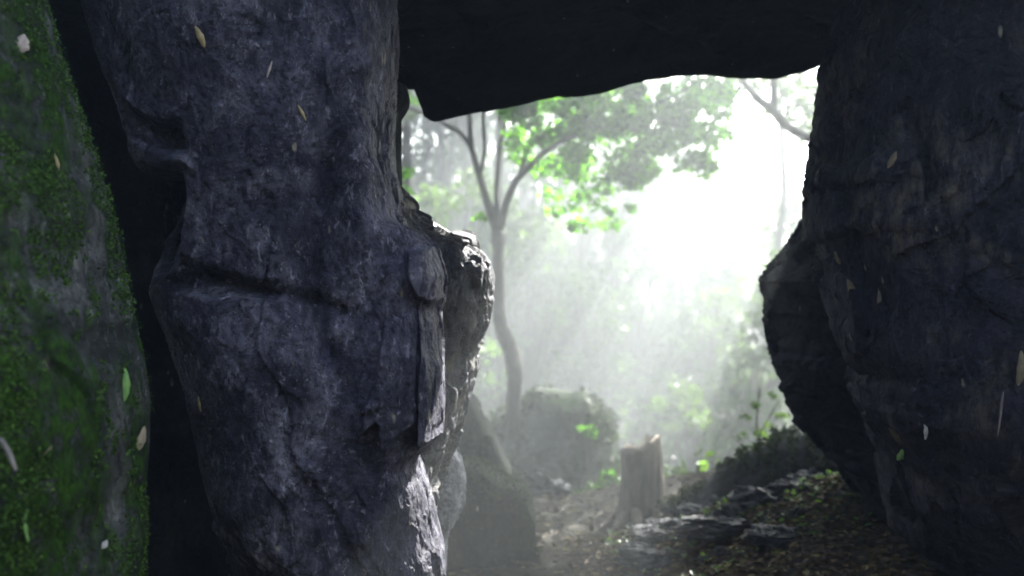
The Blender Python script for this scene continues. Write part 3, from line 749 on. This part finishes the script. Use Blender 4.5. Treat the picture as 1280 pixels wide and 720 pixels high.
def overgrow(nm, n, size, label_mat, up=.35, seed=0):
    o = bpy.data.objects[nm]; me = o.data
    v_ = np.empty(len(me.vertices) * 3); me.vertices.foreach_get('co', v_); v_ = v_.reshape(-1, 3)
    n_ = np.empty(len(me.vertices) * 3); me.vertices.foreach_get('normal', n_); n_ = n_.reshape(-1, 3)
    k = np.where((n_[:, 2] > up) & (fbm(v_ * 4, 4, .6, seed + 400) > -.15))[0]
    if len(k) == 0: return
    ii = rng.choice(k, n)
    c = v_[ii] + rng.normal(size=(n, 3)) * .018 + n_[ii] * .008
    q = leaves('moss', c, size, M[label_mat], o, normal=n_[ii] * .5); q['kind'] = 'stuff'
overgrow('fallen_log', 5000, .028, 'moss_dark', .1, 1)
overgrow('mossy_mound', 6000, .035, 'moss_dark', .1, 2)
overgrow('low_boulder', 2200, .016, 'moss_dark', .5, 3)
overgrow('hazy_boulder', 5000, .05, 'moss_dark', .2, 4)

# ------------------------------------------------------------------ single leaves caught on the rocks (raycast onto the rock)
bpy.context.view_layer.update()
dg = bpy.context.evaluated_depsgraph_get()
from mathutils import Vector
def stick_leaf(px, py, ln, w, ang, mat, label, cat='leaf'):
    o0 = Vector((0, 0, H)); d = Vector(tuple(P(px, py, 1.0))) - o0; d.normalize()
    hit, loc, nor, _, ob, _ = sc.ray_cast(dg, o0, d)
    if not hit: return
    nor = (nor * .6 + Vector((0, -1, 0)) * .6).normalized()
    up = Vector((math.sin(ang), 0, math.cos(ang))); up = (up - nor * up.dot(nor)).normalized(); sd = up.cross(nor)
    s = loc.y / F
    vs = []; m = 9
    for i in range(m):
        t = i / (m - 1)
        hw = w * s * .5 * math.sin(math.pi * min(1, t * .93 + .05)) ** .8 * (1.1 if t < .5 else 1.0)
        bow = .15 * math.sin(math.pi * t)
        hw *= 1 + .15 * math.sin(i * 2.3 + px)
        for k, fz in ((-1, .0), (0, .03), (1, .0), ):
            q_ = loc + nor * (.004 + ln * s * bow * .4 + (.0 if k else -.12 * hw)) + up * ln * s * (t - .5) + sd * (k * hw + .12 * w * s * math.sin(t * 3))
            vs.append(tuple(q_))
    n1 = len(vs)
    vs += [tuple(Vector(x) - nor * .0025) for x in vs]
    fs = []
    for i in range(m - 1):
        for k in range(2):
            a = i * 3 + k; fs.append([a, a + 1, a + 4, a + 3]); b = a + n1; fs.append([b, b + 3, b + 4, b + 1])
    for i in range(m - 1):
        for a, b in ((i * 3, i * 3 + 3), (i * 3 + 5, i * 3 + 2)): fs.append([a, b, b + n1, a + n1])
    o = mesh_obj('fallen_leaf', vs, fs, M[mat], None, tuple(loc)); tag(o, label, cat)
SLV = [(25, 55, 26, 17, .4, 'leaf_pale', 'small pinkish oval leaf near the top of the mossy rock'),
       (155, 481, 42, 10, .05, 'leaf_green', 'narrow fresh green leaf on the edge of the mossy rock'),
       (174, 549, 34, 11, .5, 'leaf_brown', 'tan curled leaf just below the narrow green leaf on moss'),
       (37, 655, 44, 14, -.3, 'leaf_green', 'light green leaf low on the mossy rock'),
       (58, 562, 16, 6, 1.2, 'leaf_brown', 'small brown leaf in the middle of the mossy rock'),
       (129, 680, 12, 8, .9, 'leaf_white', 'tiny white scrap near the bottom of the mossy rock'),
       (70, 203, 22, 4, -.3, 'leaf_tan', 'thin orange brown needle on the mossy rock'),
       (250, 46, 28, 8, -.4, 'leaf_tan', 'yellow brown leaf near the top of the grey pillar'),
       (377, 141, 22, 4, -.5, 'leaf_tan', 'thin tan sliver on the upper grey pillar'),
       (250, 505, 20, 4, -.2, 'leaf_tan', 'small tan sliver beside the black cleft on the pillar edge'),
       (337, 87, 22, 3, .3, 'leaf_pale', 'pale thread of leaf high on the grey pillar'),
       (1115, 200, 24, 8, .5, 'leaf_dull', 'dull brown leaf in the hollow of the right wall'),
       (1098, 375, 34, 7, .05, 'leaf_dull', 'long brown flake of leaf halfway up the right wall'),
       (1156, 537, 26, 5, -.1, 'leaf_white', 'bright white sliver of leaf on the lower right wall'),
       (1127, 566, 22, 10, .4, 'leaf_green', 'bright green leaf scrap at the foot of the right wall'),
       (1120, 545, 28, 8, -.7, 'leaf_dull', 'curled dull leaf above the green scrap on the right wall'),
       (1047, 322, 18, 7, -.3, 'leaf_dull', 'dull flake on the left edge of the right wall'),
       (1062, 360, 24, 9, -.3, 'leaf_dull', 'second dull flake down the left edge of the right wall'),
       (1274, 460, 44, 10, .1, 'leaf_dull', 'grey brown leaf cut by the right edge of the view')]
for a in SLV: stick_leaf(*a)

# ------------------------------------------------------------------ leaf litter
def litter(name, n, x0, x1, y0, y1, size, mat='litter'):
    x = rng.uniform(x0, x1, n); y = rng.uniform(y0, y1, n)
    c = np.stack([x, y, gz(x, y) + rng.uniform(.004, .022, n)], 1)
    e = .05
    nx = -(gz(x + e, y) - gz(x - e, y)) / (2 * e); ny = -(gz(x, y + e) - gz(x, y - e)) / (2 * e)
    nn = np.stack([nx, ny, np.ones(n)], 1)
    o = leaves(name, c, size, M[mat], None, flat=.85, normal=nn * 1.2); return o
tag(litter('leaf_litter', 20000, .3, 3.4, 2.8, 5.9, .038, 'litter_brown'), 'brown dead leaves carpeting the bank under the right wall', 'leaf litter', kind='stuff')
tag(litter('leaf_litter', 7000, -1.2, 2.6, 4.8, 10.5, .05), 'brown dead leaves strewn over the path beyond the rocks', 'leaf litter', kind='stuff')
n_ = 30000
x = rng.uniform(-5, 7, n_); y = 8.0 + 18 * rng.random(n_) ** 1.3
hh = np.clip(.22 + .3 * fbm(np.stack([x, y, x * 0], 1) * .8, 3, .5, 77), 0, 1)
c = np.stack([x, y, gz(x, y) + rng.random(n_) * hh], 1)
tag(leaves('undergrowth', c, .12, M['leaf_far'], None, flat=.4), 'low leafy undergrowth covering the slope behind the stump', 'undergrowth', kind='stuff')
x = rng.uniform(.5, 1.9, 420); y = rng.uniform(4.4, 5.7, 420)
c = np.stack([x, y, gz(x, y) + rng.uniform(.02, .05, 420)], 1)
tag(leaves('leaf_scraps', c, .035, M['leaf_far'], None, flat=.6), 'green and pale leaf scraps scattered among the wet stones', 'leaf litter', kind='stuff')

# ------------------------------------------------------------------ background trees
def bg_tree(h, r, seed, crown_lo, spread=1.0, nb=9):
    random.seed(seed)
    e = empty('tree', (0, 0, 0))
    pts = [(0, 0, -.3)]; x = y = 0
    for k in range(1, 7):
        x += random.uniform(-.18, .18); y += random.uniform(-.18, .18); pts.append((x, y, h * k / 6))
    v, f = tube(pts, np.linspace(r, r * .25, 7), sides=10, bump=.12, seed=seed)
    mesh_obj('trunk', v, f, M['bark'], e)
    cen = []
    for k in range(nb):
        z = h * random.uniform(crown_lo, .95); a = random.uniform(0, 6.28); L = random.uniform(.9, 2.2) * h / 9 * spread
        b = np.array([np.interp(z, [p[2] for p in pts], [p[0] for p in pts]), np.interp(z, [p[2] for p in pts], [p[1] for p in pts]), z])
        t_ = b + np.array([math.cos(a) * L, math.sin(a) * L, L * .55]); m_ = (b + t_) / 2 + [0, 0, -.08]
        v, f = tube([b, m_, t_], [r * .35, r * .22, r * .08], sides=6, bump=.1); mesh_obj('branch', v, f, M['bark'], e)
        for q_ in (m_, t_, t_ + [random.uniform(-.5, .5), random.uniform(-.5, .5), .3]):
            cen.append(clump(q_ + np.array([0, 0, .1]), .65 * h / 9, 150 if h > 8.5 else 90))
    o = leaves('crown', np.vstack(cen), .17 if h > 8.5 else .13, M['leaf_far'], e)
    return e
protos = [bg_tree(9, .11, 1, .4), bg_tree(11, .13, 2, .52), bg_tree(8, .10, 3, .35), bg_tree(8.4, .10, 4, .62, 1.25, 18)]
def copy_tree(o):
    c = o.copy(); col.objects.link(c)
    for ch in list(o.children):
        d = ch.copy(); col.objects.link(d); d.parent = c
    return c
# px of the trunk, distance, prototype, scale
BG = [(1040, 12.5, 3, .86, 'broad crowned tree added out of view behind the right rock wall to shade the mist'),  # hidden tree, added to keep sun off the near mist
      (640, 13.2, 3, 1.05, 'broad crowned misty tree added for shade directly behind the slender forked tree'), (716, 18, 3, 1.15, 'broad crowned misty tree added for shade above the hazy boulder'),  # both added so their high crowns shade the mist at left
      (972, 17, 2, 1.0, 'thin faint tree trunk seen right above the sapling in the mist'),
      
      (512, 14, 0, 1.0, 'misty tree standing in shade close to the pillar edge'),
      (575, 19, 1, .95, 'dim tree between the pillar edge and the forked tree'),
      (560, 19, 2, 1.1, 'dim tree high on the slope beside the pillar'),
      (600, 20, 2, 1.1, 'faint tree directly behind the forked tree trunk'),
      (770, 19, 0, 1.0, 'ghostly tree in the white mist above the stump'),
      (840, 27, 2, 1.2, 'very faint tree in the brightest part of the mist'),
      (660, 26, 2, 1.2, 'far tree fading behind the forked crown'),
      (735, 30, 2, 1.3, 'far tree almost lost in the white mist')]
BG += [
       
       ]
used = set()
for px, Y, k, s_, lab in BG:
    t_ = protos[k] if k not in used else copy_tree(protos[k]); used.add(k)
    x = (px - 640) / F * Y
    t_.location = (x, Y, float(gz(np.array([x]), np.array([Y]))[0]) - .05)
    t_.rotation_euler = (0, 0, px * .37); t_.scale = (s_,) * 3
    tag(t_, lab, 'tree', 'misty trees in the background')
# far bushes
def bgbush(seed, w_, h_, n_):
    random.seed(seed); e = empty('shrub', (0, 0, 0)); cen = []; st = []
    for k in range(n_):
        t_ = np.array([random.uniform(-w_, w_), random.uniform(-w_, w_) * .7, h_ * random.uniform(.12, 1.0)])
        t_[:2] *= 1 - .45 * t_[2] / h_
        st.append(tube([(t_[0] * .15, t_[1] * .15, -.1), t_ * .6, t_], [.02, .014, .006], sides=5, bump=0)); cen.append(clump(t_, .34, 60))
    v, f = merge(st); mesh_obj('stem', v, f, M['bark'], e); leaves('foliage', np.vstack(cen), .12, M['leaf_far'], e); return e
bbs = [bgbush(5, 1.0, 1.5, 16), bgbush(6, 1.3, 3.0, 30), bgbush(9, 1.1, 2.3, 22)]; seen = set()
BB = [(625, 10.8, 0, .55, 'low bush between the tree trunk and the hazy boulder'), (712, 12.4, 0, .8, 'faint low bush in mist directly above the hazy boulder'), (862, 14, 0, .75, 'pale low bush in mist right of the stump'),
      (556, 12.5, 2, 1.0, 'shaded bush on the slope left of the hazy boulder'), (520, 14.5, 1, 1.0, 'shaded tall bush on the slope beside the pillar edge'),
      (585, 16, 1, 1.1, 'shaded tall bush just left of the forked trunk'), (655, 15.5, 1, 1.0, 'tall bush just right of the forked trunk'),
      (600, 20, 1, 1.4, 'dim bush high on the slope behind the forked tree'), (530, 19, 1, 1.5, 'topmost dim bush beside the pillar edge'),
      (700, 18.5, 1, 1.3, 'hazy tall bush on the slope right of the forked trunk'), (745, 16.5, 2, 1.0, 'pale bush left of the stump in the mist'),
      (790, 19, 1, 1.2, 'pale tall bush right behind the stump in the mist'), (835, 22, 1, 1.5, 'large pale bush at the middle of the bright mist'),
      (885, 19.5, 2, 1.3, 'pale bush left of the sapling in the mist'), (930, 16.5, 2, 1.0, 'pale bush behind the sapling'),
      (975, 20, 1, 1.3, 'pale tall bush beside the black overhanging boulder'), (760, 26, 1, 2.0, 'largest far bush fading in the bright mist'),
      (905, 27, 1, 2.0, 'far bush almost lost in the brightest mist'), (660, 26, 1, 2.0, 'far dim bush above the forked trunk'), (1010, 15, 1, 1.0, 'bush half hidden by the black overhanging boulder')]
for px, Y, k, s_, lab in BB:
    t_ = bbs[k] if k not in seen else copy_tree(bbs[k]); seen.add(k)
    x = (px - 640) / F * Y
    t_.location = (x, Y, float(gz(np.array([x]), np.array([Y]))[0])); t_.rotation_euler = (0, 0, px); t_.scale = (s_,) * 3
    tag(t_, lab, 'shrub', 'misty bushes in the background')

# ------------------------------------------------------------------ haze
bpy.context.view_layer.update()
from mathutils import Vector as _V
top_ = max((o.matrix_world @ _V(c))[2] for o in sc.objects if o.type == 'MESH' for c in o.bound_box)
bot_ = float(V_ground_min) - 1.0
print('TOP', top_, bot_)
x0, x1, y0, y1, z0, z1 = -88, 88, -22, 98, bot_, top_ + .3
V = [(x, y, z) for x in (x0, x1) for y in (y0, y1) for z in (z0, z1)]
f = [[0, 1, 3, 2], [4, 6, 7, 5], [0, 4, 5, 1], [2, 3, 7, 6], [0, 2, 6, 4], [1, 5, 7, 3]]
hz = NT('mist'); pv = hz.n('ShaderNodeVolumePrincipled')
pv.inputs['Color'].default_value = (.90, .97, .985, 1); pv.inputs['Density'].default_value = .022; pv.inputs['Anisotropy'].default_value = .5
hz.l(pv.outputs[0], hz.out.inputs['Volume'])
tag(mesh_obj('haze', V, f, hz.m, smooth=False), kind='stuff')

# ------------------------------------------------------------------ light
AZ, EL = 27, 33
w = bpy.data.worlds.new('World'); sc.world = w; w.use_nodes = True
nt = w.node_tree; bg = nt.nodes['Background']; sky = nt.nodes.new('ShaderNodeTexSky'); sky.sky_type = 'NISHITA'
sky.sun_disc = False; sky.sun_elevation = R(EL); sky.sun_rotation = R(AZ); sky.dust_density = 2.0
nt.links.new(sky.outputs[0], bg.inputs[0]); bg.inputs[1].default_value = .05
sl = bpy.data.lights.new('sun', 'SUN'); sl.energy = 5; sl.angle = R(.5); sl.color = (1, .98, .94)
so = bpy.data.objects.new('sun', sl); col.objects.link(so)
d = Vector((math.sin(R(AZ)) * math.cos(R(EL)), math.cos(R(AZ)) * math.cos(R(EL)), math.sin(R(EL))))
so.rotation_euler = d.to_track_quat('Z', 'Y').to_euler()

cam = bpy.data.cameras.new('camera'); co = bpy.data.objects.new('camera', cam); col.objects.link(co)
co.location = (0, 0, H); co.rotation_euler = (R(90), 0, 0)
cam.sensor_width = 36; cam.lens = 36 * F / 1280; cam.clip_start = .05; cam.clip_end = 400
cam.dof.use_dof = True; cam.dof.focus_distance = 3.1; cam.dof.aperture_fstop = 1.7
sc.camera = co
sc.view_settings.view_transform = 'Standard'; sc.view_settings.look = 'None'; sc.view_settings.gamma = 1; sc.view_settings.use_curve_mapping = False
sc.view_settings.exposure = 3.5
sc.cycles.max_bounces = 6; sc.cycles.diffuse_bounces = 3; sc.cycles.glossy_bounces = 2; sc.cycles.transmission_bounces = 4; sc.cycles.volume_bounces = 0
sc.cycles.use_denoising = True
sc.cycles.sample_clamp_indirect = 6
